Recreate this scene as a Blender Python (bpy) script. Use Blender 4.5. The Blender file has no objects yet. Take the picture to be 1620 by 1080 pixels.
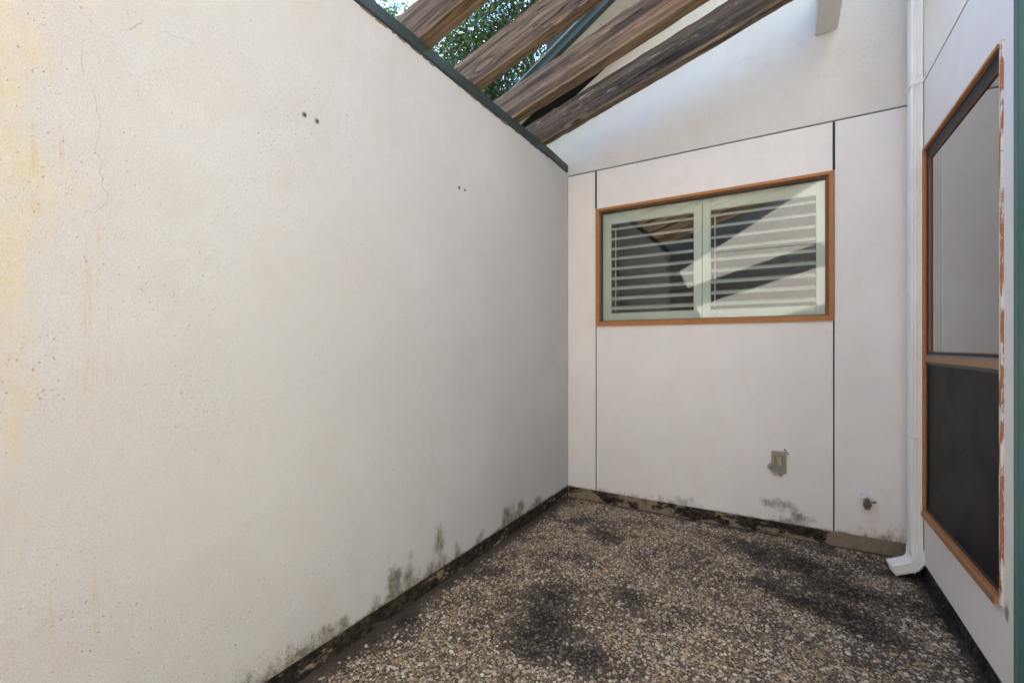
import bpy, bmesh, math, random
import numpy as np
from mathutils import Vector, Matrix

# ------------------------------------------------------------------ camera, sky, sun, exposure
S = bpy.context.scene
H_CAM, CX, Y0, W, YW = 1.2087, 1.4877, 3.363, 2.116, -.417      # camera height and place, back wall, right wall (metres)
F, TH = 715.6, math.radians(30.913)
cd = bpy.data.cameras.new('camera'); cam = bpy.data.objects.new('camera', cd); S.collection.objects.link(cam)
cam.location = (CX, 0, H_CAM); cam.rotation_euler = (math.radians(90), 0, TH)
cd.sensor_width = 36; cd.lens = F / 1620 * 36; cd.shift_y = 8 / 1620; cd.clip_start = .02; cd.clip_end = 500
S.camera = cam
SUN_EL, SUN_AZ = 55.0, -36.9       # azimuth from +Y towards +X
w = bpy.data.worlds.new('World'); S.world = w; w.use_nodes = True
nt = w.node_tree; bg = nt.nodes['Background']; sky = nt.nodes.new('ShaderNodeTexSky')
sky.sky_type = 'NISHITA'; sky.sun_disc = False
sky.sun_elevation = math.radians(SUN_EL); sky.sun_rotation = math.radians(SUN_AZ)
sky.air_density = .8; sky.dust_density = 0.0; sky.ozone_density = 2.0
nt.links.new(sky.outputs[0], bg.inputs[0]); bg.inputs[1].default_value = .08
sd = bpy.data.lights.new('sun', 'SUN'); sd.energy = 3.6; sd.angle = math.radians(.53); sd.color = (1, .95, .87)
sun = bpy.data.objects.new('sun', sd); S.collection.objects.link(sun)
e, a = math.radians(SUN_EL), math.radians(SUN_AZ)
sv = Vector((math.sin(a) * math.cos(e), math.cos(a) * math.cos(e), math.sin(e)))
sun.rotation_euler = sv.to_track_quat('Z', 'Y').to_euler(); sun.location = sv * 30
vs = S.view_settings; vs.view_transform = 'Standard'; vs.look = 'None'; vs.exposure = 3.63; vs.gamma = 1
vs.use_white_balance = True; vs.white_balance_temperature = 6800; vs.white_balance_tint = 10
S.cycles.max_bounces = 10; S.cycles.diffuse_bounces = 6; S.cycles.glossy_bounces = 4; S.cycles.transparent_max_bounces = 12
S.cycles.use_denoising = True

# ------------------------------------------------------------------ measuring helpers
def ray(x, y):
    r = (x - 810) / F; u = (548 - y) / F
    return np.array([-math.sin(TH) + r * math.cos(TH), math.cos(TH) + r * math.sin(TH), u])
CAM = np.array([CX, 0, H_CAM])
def onX(x, y, X=0):
    r = ray(x, y); return CAM + r * ((X - CX) / r[0])
def onY(x, y, Y=Y0):
    r = ray(x, y); return CAM + r * (Y / r[1])
def onZ(x, y, Z=0):
    r = ray(x, y); return CAM + r * ((Z - H_CAM) / r[2])
def vnoise(x, y, seed=0):
    rs = np.random.RandomState(seed); T = rs.rand(256, 256)
    xi = np.floor(x).astype(int); yi = np.floor(y).astype(int); fx = x - xi; fy = y - yi
    fx = fx * fx * (3 - 2 * fx); fy = fy * fy * (3 - 2 * fy)
    g = lambda i, j: T[i % 256, j % 256]
    return (g(xi, yi) * (1 - fx) + g(xi + 1, yi) * fx) * (1 - fy) + (g(xi, yi + 1) * (1 - fx) + g(xi + 1, yi + 1) * fx) * fy
def fbm(x, y, seed=0, o=4):
    s = 0; a_ = .5
    for k in range(o):
        s = s + a_ * vnoise(x * 2 ** k + 13.7 * k, y * 2 ** k + 7.1 * k, seed + k); a_ *= .5
    return s / (1 - .5 ** o)
sst = lambda v, a_, b: (lambda t: t * t * (3 - 2 * t))(np.clip((v - a_) / (b - a_), 0, 1))

# ------------------------------------------------------------------ object helpers
COL = S.collection
def tagit(o, label=None, cat=None, group=None, kind=None):
    if label: o['label'] = label
    if cat: o['category'] = cat
    if group: o['group'] = group
    if kind: o['kind'] = kind
    return o
def thing(name, loc, label, cat, group=None):
    o = bpy.data.objects.new(name, None); COL.objects.link(o); o.location = loc; o.empty_display_size = .1
    return tagit(o, label, cat, group)
def root_loc(p):
    v = Vector((0, 0, 0))
    while p is not None: v += p.location; p = p.parent
    return v
def obj(name, me, mat, parent=None, smooth=False, rel=True):
    """link a mesh given in world coordinates as one object (a part when it has a parent)"""
    if isinstance(me, bmesh.types.BMesh):
        bm = me; me = bpy.data.meshes.new(name); bm.to_mesh(me); bm.free()
    me.name = name
    if parent is not None and rel: me.transform(Matrix.Translation(-root_loc(parent)))
    if mat is not None and not me.materials: me.materials.append(mat)
    if smooth: me.shade_smooth()
    o = bpy.data.objects.new(name, me); COL.objects.link(o)
    if parent is not None: o.parent = parent
    return o
def box(bm, x0, x1, y0, y1, z0, z1, bev=0):
    t = bmesh.new(); r = bmesh.ops.create_cube(t, size=1)
    bmesh.ops.transform(t, matrix=Matrix.Translation(((x0 + x1) / 2, (y0 + y1) / 2, (z0 + z1) / 2)) @ Matrix.Diagonal((x1 - x0, y1 - y0, z1 - z0, 1)), verts=t.verts)
    if bev: bmesh.ops.bevel(t, geom=t.edges[:], offset=bev, segments=2, affect='EDGES', profile=.6)
    merge(bm, t); return bm
def merge(bm, t):
    m = bpy.data.meshes.new('t'); t.to_mesh(m); t.free(); bm.from_mesh(m); bpy.data.meshes.remove(m)
def B(): return bmesh.new()
def bx(*a_, **k): return box(B(), *a_, **k)
def cyl(bm, p, q, r0, r1=None, n=20, caps=True):
    p = Vector(p); q = Vector(q); d = q - p; r1 = r0 if r1 is None else r1
    t = bmesh.new(); bmesh.ops.create_cone(t, cap_ends=caps, segments=n, radius1=r0, radius2=r1, depth=d.length)
    bmesh.ops.transform(t, matrix=Matrix.Translation((p + q) / 2) @ d.to_track_quat('Z', 'Y').to_matrix().to_4x4(), verts=t.verts)
    merge(bm, t); return bm
def hexa(bm, pts):
    """8 points: bottom quad 0-3, top quad 4-7"""
    v = [bm.verts.new(p) for p in pts]
    for f in ((0, 3, 2, 1), (4, 5, 6, 7), (0, 1, 5, 4), (1, 2, 6, 5), (2, 3, 7, 6), (3, 0, 4, 7)): bm.faces.new([v[i] for i in f])
    return bm
def prism(bm, pts, d):
    """outline pts (world) pushed by vector d"""
    a_ = [bm.verts.new(p) for p in pts]; b = [bm.verts.new(Vector(p) + Vector(d)) for p in pts]; n = len(pts)
    bm.faces.new(a_); bm.faces.new(b[::-1])
    for i in range(n): bm.faces.new((a_[i], b[i], b[(i + 1) % n], a_[(i + 1) % n]))
    bmesh.ops.recalc_face_normals(bm, faces=bm.faces); return bm
def sweep(prof, path, up=Vector((0, 1, 0)), caps=True):
    """prof: list of (u, v); u along up, v across"""
    bm = B(); rings = []
    for i, p in enumerate(path):
        t = (path[min(i + 1, len(path) - 1)] - path[max(i - 1, 0)]).normalized()
        s_ = up.cross(t).normalized(); rings.append([bm.verts.new(p + up * u + s_ * v) for u, v in prof])
    n = len(prof)
    for r0, r1 in zip(rings, rings[1:]):
        for i in range(n): bm.faces.new((r0[i], r0[(i + 1) % n], r1[(i + 1) % n], r1[i]))
    if caps: bm.faces.new(rings[0]); bm.faces.new(rings[-1][::-1])
    bmesh.ops.recalc_face_normals(bm, faces=bm.faces); return bm
def frange(a_, b, step, extra=()):
    n = max(1, round((b - a_) / step)); v = set(np.round(np.linspace(a_, b, n + 1), 5)); 
    for e_ in extra:
        v = {k for k in v if abs(k - e_) > step * .35 or k in (round(a_, 5), round(b, 5))}; v.add(round(e_, 5))
    return np.array(sorted(v))
def panel(us, vs_, P, t, hole=None, masks=None, keep=None, rough=0.0, seed=3):
    """a sheet of stucco as a fine grid: P(u, v, depth) -> xyz, edges turned back by t; masks(u, v) -> dict of values kept as attributes"""
    U, V = np.meshgrid(us, vs_, indexing='ij'); nu, nv = U.shape
    dep = rough * (fbm(U * 3, V * 3, seed) - .5) if rough else np.zeros_like(U)
    pts = np.stack(P(U, V, dep), -1).reshape(-1, 3); faces = []
    cu = (us[:-1] + us[1:]) / 2; cv = (vs_[:-1] + vs_[1:]) / 2; inside = np.ones((nu - 1, nv - 1), bool)
    if hole: inside &= ~(((cu > hole[0]) & (cu < hole[1]))[:, None] & ((cv > hole[2]) & (cv < hole[3]))[None, :])
    if keep is not None: inside &= keep(cu[:, None] + 0 * cv[None], cv[None] + 0 * cu[:, None])
    idx = lambda i, j: i * nv + j
    I, J = np.nonzero(inside)
    faces = np.stack([idx(I, J), idx(I + 1, J), idx(I + 1, J + 1), idx(I, J + 1)], 1)
    cnt = {}
    for f in faces.tolist():
        for k in range(4):
            e_ = (f[k], f[(k + 1) % 4]); r_ = (e_[1], e_[0])
            if r_ in cnt: del cnt[r_]
            else: cnt[e_] = 1
    bv = sorted({i for e_ in cnt for i in e_}); mp = {b: len(pts) + k for k, b in enumerate(bv)}
    Uf, Vf = U.reshape(-1), V.reshape(-1)
    back = np.stack(P(Uf[bv], Vf[bv], np.full(len(bv), -t)), -1)
    pts = np.vstack([pts, back]); F_ = faces.tolist() + [[e_[1], e_[0], mp[e_[0]], mp[e_[1]]] for e_ in cnt]
    me = bpy.data.meshes.new('panel'); me.from_pydata(pts.tolist(), [], F_)
    Ua = np.concatenate([Uf, Uf[bv]]); Va = np.concatenate([Vf, Vf[bv]])
    if masks:
        d = masks(Ua, Va); c = np.zeros((len(Ua), 4), np.float32); c[:, 3] = d.get('a', 0)
        for k, n_ in enumerate('rgb'): c[:, k] = d.get(n_, 0)
        at = me.attributes.new('mask', 'FLOAT_COLOR', 'POINT'); at.data.foreach_set('color', c.reshape(-1))
    me.update(); return me

# ------------------------------------------------------------------ material helpers
class M:
    def __init__(s, name):
        s.m = bpy.data.materials.new(name); s.m.use_nodes = True; s.t = s.m.node_tree; s.b = s.t.nodes['Principled BSDF']
    def n(s, ty, **k):
        x = s.t.nodes.new(ty)
        for a_, v in k.items(): setattr(x, a_, v)
        return x
    def put(s, v, sock):
        if isinstance(v, bpy.types.NodeSocket): s.t.links.new(v, sock)
        elif isinstance(v, (tuple, list)) and sock.type == 'RGBA' and len(v) == 3: sock.default_value = (*v, 1)
        else: sock.default_value = v
    def pos(s, kind='Object'):
        if not hasattr(s, 'tc'): s.tc = s.n('ShaderNodeTexCoord')
        return s.tc.outputs[kind]
    def map(s, sc=(1, 1, 1), off=(0, 0, 0), src=None):
        x = s.n('ShaderNodeMapping'); s.put(src or s.pos(), x.inputs[0]); x.inputs['Scale'].default_value = sc; x.inputs['Location'].default_value = off
        return x.outputs[0]
    def noise(s, scale, detail=4, rough=.55, vec=None, dist=0, out=0):
        x = s.n('ShaderNodeTexNoise'); s.put(vec or s.pos(), x.inputs['Vector']); x.inputs['Scale'].default_value = scale
        x.inputs['Detail'].default_value = detail; x.inputs['Roughness'].default_value = rough; x.inputs['Distortion'].default_value = dist
        return x.outputs[out]
    def vor(s, scale, feature='F1', vec=None, out=0, rnd=1):
        x = s.n('ShaderNodeTexVoronoi', feature=feature); s.put(vec or s.pos(), x.inputs['Vector']); x.inputs['Scale'].default_value = scale
        x.inputs['Randomness'].default_value = rnd
        return x.outputs[out]
    def rng(s, v, a_, b, c=0., d=1., smooth=True):
        x = s.n('ShaderNodeMapRange', interpolation_type='SMOOTHSTEP' if smooth else 'LINEAR'); s.put(v, x.inputs[0])
        for k, q in enumerate((a_, b, c, d)): x.inputs[k + 1].default_value = q
        return x.outputs[0]
    def math(s, op, a_, b=0.):
        x = s.n('ShaderNodeMath', operation=op); s.put(a_, x.inputs[0]); s.put(b, x.inputs[1]); return x.outputs[0]
    def mix(s, f, a_, b, mode='MIX'):
        x = s.n('ShaderNodeMix', data_type='RGBA', blend_type=mode); s.put(f, x.inputs[0]); s.put(a_, x.inputs[6]); s.put(b, x.inputs[7]); return x.outputs[2]
    def attr(s, name):
        x = s.n('ShaderNodeAttribute'); x.attribute_name = name; return x
    def rgb(s, c):
        x = s.n('ShaderNodeSeparateColor'); s.put(c, x.inputs[0]); return x.outputs
    def xyz(s, c):
        x = s.n('ShaderNodeSeparateXYZ'); s.put(c, x.inputs[0]); return x.outputs
    def bump(s, h, dist, strength=1.0, normal=None):
        x = s.n('ShaderNodeBump'); s.put(h, x.inputs['Height']); x.inputs['Distance'].default_value = dist; x.inputs['Strength'].default_value = strength
        if normal is not None: s.put(normal, x.inputs['Normal'])
        return x.outputs[0]
    def done(s, col=None, rough=.8, normal=None, spec=.3, metal=0):
        if col is not None: s.put(col, s.b.inputs['Base Color'])
        s.put(rough, s.b.inputs['Roughness']); s.b.inputs['Specular IOR Level'].default_value = spec; s.b.inputs['Metallic'].default_value = metal
        if normal is not None: s.put(normal, s.b.inputs['Normal'])
        return s.m

def stucco(name, coarse, base=(.75, .72, .70), speck=.5):
    m = M(name); P = m.pos()
    at = m.attr('mask'); R, G, Bc = m.rgb(at.outputs['Color'])[:3]; A = at.outputs['Alpha']
    sc = lambda k, c_: tuple(base[i] * k * c_[i] for i in range(3))
    big = m.noise(1.3, 4); mid = m.noise(6, 6, .65)
    c = m.mix(m.rng(big, .35, .68), sc(.95, (1, 1, 1)), sc(1.02, (1, 1, 1)))
    c = m.mix(m.rng(mid, .42, .72, 0, .8), c, sc(.955, (1.0, .965, .94)))
    c = m.mix(m.rng(m.noise(3.1, 5, .7, vec=m.map((1, 1, 1), (7, 3, 1))), .52, .72, 0, .5), c, sc(.97, (1.02, .955, .935)))
    fine = m.noise(260 if coarse else 420, 3, .6); gr = m.noise(95, 4, .65)
    c = m.mix(m.rng(m.noise(230, 3, .6), .36, .60, .34 if coarse else .26, 0), c, sc(.72, (1, .97, .94)))
    # yellow wash: soaked patches with broken edges
    yl = m.math('ADD', m.math('MULTIPLY', m.noise(9, 8, .78, vec=m.map((1, 1, .55))), 1.0), m.math('MULTIPLY', R, .23))
    yn = m.math('MULTIPLY', m.rng(yl, .56, .84), m.rng(R, .02, .30))
    c = m.mix(m.math('MULTIPLY', yn, .75), c, m.mix(m.rng(m.noise(40, 5, .75), .38, .64), sc(1, (1.04, .89, .60)), sc(1, (1.04, .97, .80))))
    c = m.mix(m.math('MULTIPLY', m.math('MULTIPLY', m.rng(m.noise(60, 5, .75, vec=m.map((1, 1, .7), (5, 5, 5))), .55, .68), m.rng(yl, .66, .92)), .6), c, sc(.9, (1.0, .78, .42)))
    # running drips
    st = m.map((62, 62, 2.2)); wob = m.mix(.09, st, m.noise(5, 4, out=1), 'ADD')
    dr = m.noise(1, 4, .65, vec=wob)
    dr = m.math('MULTIPLY', m.rng(dr, .54, .68), m.rng(m.noise(11, 6, .75), .42, .62))
    c = m.mix(m.math('MULTIPLY', m.math('MULTIPLY', dr, m.math('MINIMUM', G, 1.0)), .75), c, sc(.93, (1.0, .80, .46)))
    # pits and specks
    sp = m.noise(120, 2, .5, vec=m.map((1, 1, 1), (3, 5, 1))); msk = m.rng(m.noise(2.2, 5, .65, vec=m.map((1, 1, 1), (9, 2, 4))), .38, .64)
    spk = m.math('MULTIPLY', m.rng(sp, .665, .725), m.math('MULTIPLY', msk, speck))
    c = m.mix(spk, c, (.30, .26, .22))
    sp2 = m.rng(m.vor(38, vec=m.map((1, 1, 1), (1, 1, 2))), .07, .03)
    c = m.mix(m.math('MULTIPLY', m.math('MULTIPLY', sp2, m.rng(m.noise(9, 3), .52, .60)), .7 * speck + .3), c, (.20, .17, .14))
    # mould creeping up from the foot of the wall: specks that close up where it is damp
    hf = m.math('ADD', m.math('MULTIPLY', m.noise(34, 8, .8, vec=m.map((1, 1, .6))), .6), m.math('MULTIPLY', m.noise(190, 4, .7), .4))
    mo = m.math('MULTIPLY', m.rng(m.math('ADD', hf, m.math('MULTIPLY', Bc, .35)), .595, .82), m.rng(Bc, .03, .5))
    c = m.mix(m.math('MULTIPLY', mo, .80), c, m.mix(m.rng(m.noise(30, 4), .4, .6), (.075, .066, .048), (.24, .20, .125)))
    # hairline cracks
    wv = m.mix(.12, P, m.noise(4, 4, .7, out=1), 'ADD')
    ck = m.math('MULTIPLY', m.math('MULTIPLY', m.rng(m.vor(2.3, 'DISTANCE_TO_EDGE', vec=wv), .0032, .001), A), m.rng(m.noise(14, 4), .35, .6))
    c = m.mix(m.math('MULTIPLY', ck, .5), c, (.36, .30, .24))
    hgt = m.math('ADD', m.math('MULTIPLY', fine, .7 if coarse else .3), m.math('MULTIPLY', gr, .25 if coarse else .2))
    hgt = m.math('ADD', hgt, m.math('MULTIPLY', m.math('MULTIPLY', m.noise(24, 3), m.noise(3.3, 2)), 1.6 if coarse else .5))
    hgt = m.math('SUBTRACT', hgt, m.math('MULTIPLY', m.math('ADD', spk, ck), .7))
    return m.done(c, .85, m.bump(hgt, .0036 if coarse else .0034, 1.0), .25)

def paint(name, col, rough=.45, dirt=.25, dirtcol=(.25, .22, .17), scale=30, bumpd=.0006, spec=.4):
    m = M(name); n1 = m.noise(scale, 6, .7)
    c = m.mix(m.rng(m.noise(scale * .25, 4), .3, .7), tuple(v * .9 for v in col), col)
    c = m.mix(m.rng(n1, .56, .78, 0, dirt), c, dirtcol)
    c = m.mix(m.math('MULTIPLY', m.rng(m.noise(scale * 7, 2), .68, .74), dirt), c, dirtcol)
    return m.done(c, m.rng(n1, .3, .7, rough - .08, rough + .12), m.bump(m.noise(scale * 5, 3), bumpd), spec)

def plain(name, col, rough=.7, spec=.3, metal=0): return M(name).done(col, rough, None, spec, metal)

def old_wood(name, dark=1.0, chips=0.0):
    m = M(name); inf = m.n('ShaderNodeObjectInfo').outputs['Random']
    off = m.n('ShaderNodeCombineXYZ'); m.put(m.math('MULTIPLY', inf, 37), off.inputs[0]); m.put(m.math('MULTIPLY', inf, 11), off.inputs[1])
    v = m.n('ShaderNodeVectorMath', operation='ADD'); m.put(m.pos(), v.inputs[0]); m.put(off.outputs[0], v.inputs[1]); v = v.outputs[0]
    # knots bend the grain
    kv = m.map((1.7, 5.5, 5.5), src=v); kd = m.vor(1, vec=kv); kn = m.rng(kd, .30, .05)
    g0 = m.n('ShaderNodeVectorMath', operation='ADD'); m.put(m.map((1.1, 30, 30), src=v), g0.inputs[0])
    dd = m.n('ShaderNodeCombineXYZ'); m.put(m.math('MULTIPLY', kn, 2.2), dd.inputs[1]); m.put(m.math('MULTIPLY', kn, 2.2), dd.inputs[2]); m.put(dd.outputs[0], g0.inputs[1])
    g = m.noise(1, 7, .62, vec=g0.outputs[0], dist=.5); g2 = m.noise(1, 5, .7, vec=m.map((4, 190, 190), src=v))
    big = m.noise(1, 3, vec=m.map((1.4, 7, 7), src=v))
    c = m.mix(m.rng(g, .34, .66), (.045, .030, .020), (.26, .178, .118))
    c = m.mix(m.rng(big, .42, .66, 0, .5), c, (.165, .125, .095))
    c = m.mix(m.rng(m.noise(1, 4, vec=m.map((1.1, 5, 9), (4, 4, 4), src=v)), .55, .72, 0, .6), c, (.20, .105, .05))
    c = m.mix(m.math('MULTIPLY', m.rng(g2, .50, .62), .75), c, (.03, .02, .014))
    chip = m.math('MULTIPLY', m.rng(m.noise(1, 6, .75, vec=m.map((5, 42, 42), (2, 7, 1), src=v)), .625 - chips, .66 - chips), m.rng(m.noise(1, 2, vec=m.map((2, 4, 4), (8, 1, 3), src=v)), .44 - chips, .54 - chips))
    c = m.mix(1.0, c, (dark, dark, dark), 'MULTIPLY')
    c = m.mix(chip, c, (.50, .37, .26))
    c = m.mix(m.rng(kd, .10, .045), c, (.02, .013, .01))
    x, y, z = m.xyz(m.pos())[:3]
    # lower edge coloured golden to stand for light bounced up from below
    c = m.mix(m.math('MULTIPLY', m.rng(z, .024, .004), m.rng(m.noise(1, 4, vec=m.map((3, 60, 60), src=v)), .40, .62, 0, .7)), c, (.27, .19, .105))
    spl = m.math('ABSOLUTE', m.math('SUBTRACT', m.noise(1, 3, .5, vec=m.map((.7, 17, 17), (3, 9, 2), src=v)), .5))
    spl = m.math('MULTIPLY', m.rng(spl, .010, .004), m.rng(m.noise(1, 2, vec=m.map((2.2, 6, 6), (1, 1, 7), src=v)), .50, .58))
    c = m.mix(m.math('MULTIPLY', spl, .85), c, (.012, .008, .006))
    hgt = m.math('ADD', m.math('ADD', m.math('MULTIPLY', g, 1.2), m.math('MULTIPLY', g2, .5)), m.math('ADD', m.math('MULTIPLY', chip, -.8), m.math('MULTIPLY', spl, -1.2)))
    return m.done(c, .85, m.bump(hgt, .010, 1.0), .2)

def orange_trim(name, peel):
    m = M(name); n1 = m.noise(1, 6, .75, vec=m.map((60, 60, 9)))
    c = m.mix(m.rng(m.noise(1, 4, vec=m.map((50, 50, 50))), .3, .7), (.36, .145, .05), (.44, .185, .065))
    c = m.mix(m.rng(n1, .60, .75, 0, .5), c, (.16, .07, .03))
    bm_ = None
    if peel:
        big = m.noise(1, 5, .7, vec=m.map((42, 42, 7), (1, 2, 6)))
        f = m.rng(big, .48, .51)
        c = m.mix(f, c, m.mix(m.rng(m.noise(90, 3), .62, .68), (.72, .68, .61), (.30, .24, .18))); bm_ = m.bump(f, .0012)
    return m.done(c, .6, bm_, .3)

def glass(name, tint=(.95, .97, .955), ior=1.6, bend=True, mul=.92):
    m = M(name); t = m.t; out = [n for n in t.nodes if n.type == 'OUTPUT_MATERIAL'][0]
    fr = m.n('ShaderNodeFresnel'); fr.inputs[0].default_value = ior
    tr = m.n('ShaderNodeBsdfTransparent'); tr.inputs[0].default_value = (*tint, 1)
    gl = m.n('ShaderNodeBsdfGlossy'); gl.inputs['Roughness'].default_value = .0; gl.inputs[0].default_value = (.96, .97, .97, 1)
    if bend: m.put(m.bump(m.noise(1.2, 1), .0012), gl.inputs['Normal'])
    mx = m.n('ShaderNodeMixShader'); fac = m.math('MINIMUM', m.math('MULTIPLY', fr.outputs[0], mul), 1.0)
    m.put(fac, mx.inputs[0]); m.put(tr.outputs[0], mx.inputs[1]); m.put(gl.outputs[0], mx.inputs[2]); m.put(mx.outputs[0], out.inputs[0])
    t.nodes.remove(m.b); return m.m

MT = {}
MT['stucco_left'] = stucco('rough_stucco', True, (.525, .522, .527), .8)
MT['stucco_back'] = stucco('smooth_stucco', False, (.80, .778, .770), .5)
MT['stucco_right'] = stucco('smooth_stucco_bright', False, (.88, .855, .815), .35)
MT['gap'] = plain('joint_backing', (.025, .03, .028), .8)  # near-black backing that shows between the wall panels
MT['stucco_far'] = stucco('greyer_stucco', False, (.52, .52, .525), .3)
MT['green'] = paint('dark_green_metal', (.028, .045, .044), .45, .4, (.09, .10, .095), 14)
MT['teal'] = paint('weathered_green_paint', (.085, .185, .16), .5, .3, (.20, .26, .20), 5)
MT['wood'] = old_wood('weathered_rafter_wood')
MT['wood_dark'] = old_wood('dark_splintered_wood', .62, .04)
MT['orange'] = orange_trim('orange_stained_trim', False)
MT['peel'] = orange_trim('orange_trim_peeling', True)
MT['brown'] = paint('brown_painted_rail', (.33, .17, .085), .5, .35, (.12, .09, .07), 25)
MT['black'] = plain('black_recess', (.018, .018, .019), .6)
MT['dark_in'] = plain('interior_wall', (.035, .035, .035), .9)
MT['shutter'] = paint('pale_green_shutter', (.64, .71, .68), .45, .05, (.4, .45, .4), 8)
MT['glass'] = glass('window_glass')
MT['glass_side'] = glass('side_window_glass', (.75, .78, .77), 1.5, mul=1.75)
MT['white_metal'] = paint('white_painted_metal', (.84, .85, .83), .38, .35, (.40, .37, .28), 22)
MT['white_beam'] = paint('off_white_beam', (.66, .64, .58), .55, .2, (.40, .34, .26), 12)
MT['soffit'] = paint('mildewed_soffit', (.50, .50, .42), .6, .75, (.10, .12, .09), 7)
MT['brass'] = paint('tarnished_brass', (.10, .085, .07), .45, .5, (.03, .03, .025), 60, spec=.5)
MT['roof'] = paint('roofing', (.06, .06, .058), .9, .4, (.12, .11, .1), 20)

def screen_mat():
    m = M('insect_screen'); n_ = m.noise(3.5, 4, .6)
    c = m.mix(m.rng(n_, .4, .7), (.007, .007, .008), (.012, .012, .013))
    c = m.mix(m.math('MULTIPLY', m.rng(m.noise(70, 2), .735, .76), m.rng(m.noise(5, 3), .5, .6)), c, (.35, .33, .28))
    h_ = m.n('ShaderNodeTexWave', wave_type='BANDS', bands_direction='Z'); h_.inputs['Scale'].default_value = 220; m.put(m.pos(), h_.inputs[0])
    return m.done(c, m.rng(m.noise(2.2, 5, .7), .35, .7, .40, .50), m.bump(h_.outputs[1], .0004, .5), .06)
MT['screen'] = screen_mat()

def plinth_mat():
    m = M('mouldy_concrete_footing'); P = m.pos()
    at = m.attr('mask'); R, G, Bc = m.rgb(at.outputs['Color'])[:3]
    n1 = m.noise(5.5, 8, .72, vec=m.map((1, 1, 2.6))); n2 = m.noise(30, 5, .7)
    conc = m.mix(n2, (.16, .125, .085), (.34, .27, .19)); mould = m.mix(m.rng(n2, .4, .7), (.014, .012, .010), (.075, .06, .042))
    c = m.mix(m.rng(m.math('ADD', n1, m.math('MULTIPLY', R, -.30)), .38, .43), mould, conc)
    c = m.mix(m.rng(m.noise(11, 5, .7), .60, .66, 0, .5), c, (.03, .026, .02))
    return m.done(c, .9, m.bump(m.math('ADD', n2, n1), .008), .2)
MT['plinth'] = plinth_mat()

# ------------------------------------------------------------------ ground, patio, pebbles
def dirtmap(X, Y):
    """grime on the exposed aggregate: 1 = black mould"""
    d = np.zeros_like(X)
    blobs = [(925, 825, .12, .07, .9), (965, 850, .12, .07, 1.), (890, 925, .14, .07, .75), (870, 960, .16, .10, 1.), (840, 1010, .16, .10, .9), (900, 880, .14, .07, .55),
             (1000, 945, .10, .05, .6), (935, 1045, .10, .06, .7), (1190, 860, .22, .06, .85), (1250, 890, .22, .07, 1.), (1210, 925, .16, .06, .9), (1300, 925, .2, .06, .8), (1345, 880, .2, .05, .8),
             (1340, 975, .14, .07, 1.1), (1380, 1005, .16, .05, .8), (1420, 960, .16, .06, .8), (1290, 955, .14, .05, .7), (1100, 900, .16, .05, .5), (1400, 905, .2, .05, .8), (1500, 950, .08, .08, .8),
             (1480, 915, .10, .06, 1.2), (1470, 1045, .10, .04, .4), (1150, 1000, .06, .04, .45), (640, 980, .08, .05, .6), (590, 1020, .08, .05, .5), (760, 900, .12, .05, .5), (1060, 830, .2, .04, .4), (1070, 970, .1, .04, .4)]
    for px, py, sx, sy, k in blobs:
        p = onZ(px, py); d += k * np.exp(-(((X - p[0]) / sx) ** 2 + ((Y - p[1]) / (sy * 1.5)) ** 2))
    n = fbm(X * 6, Y * 6, 21, 5); d = d * (.55 + .9 * n) + (n - .5) * .9
    edge = np.maximum(np.exp(-X / .05) * .9, np.maximum(np.exp(-(Y0 - Y) / .05) * .9, np.exp(-(W - X) / .05) * 1.0))
    d = d * 1.15 - .15; d = d + .65 * (fbm(X * 34, Y * 34, 51, 4) - .5)
    return np.clip(d + edge, 0, 1)
tagit(obj('ground', bx(-80, 80, -80, 80, -.6, -.06), M('lawn').done((.07, .09, .035), .95)), kind='structure')
gx, gy = frange(-.02, W + .02, .015), frange(YW, Y0 + .02, .015)
def slab_masks(u, v): return {'r': dirtmap(u, v), 'g': np.exp(-u / .06) + np.exp(-(Y0 - v) / .03) * .5}
ms = M('aggregate_matrix'); at = ms.attr('mask'); R_, G_, _b = ms.rgb(at.outputs['Color'])[:3]
fin = ms.vor(160, out=1); fd = ms.vor(160)
fc = ms.mix(ms.rgb(fin)[0], (.10, .08, .06), (.30, .25, .19)); fc = ms.mix(ms.rng(fd, .25, .55), fc, (.035, .028, .022))
fc = ms.mix(ms.rng(ms.noise(9, 5, .7), .35, .7, 0, .5), fc, (.16, .125, .095))
fc = ms.mix(ms.math('MULTIPLY', R_, .9), fc, (.012, .010, .009))
fc = ms.mix(ms.math('MULTIPLY', ms.rng(G_, .35, .8), .75), fc, ms.mix(ms.noise(30, 5, .7), (.03, .022, .015), (.11, .08, .055)))
MT['slab'] = ms.done(fc, .85, ms.bump(ms.math('SUBTRACT', ms.noise(60, 4), fd), .003), .3)
slab = obj('patio', panel(gx, gy, lambda u, v, d: (u, v, d), .12, None, slab_masks, rough=.004), MT['slab'])
tagit(slab, kind='structure')

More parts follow.
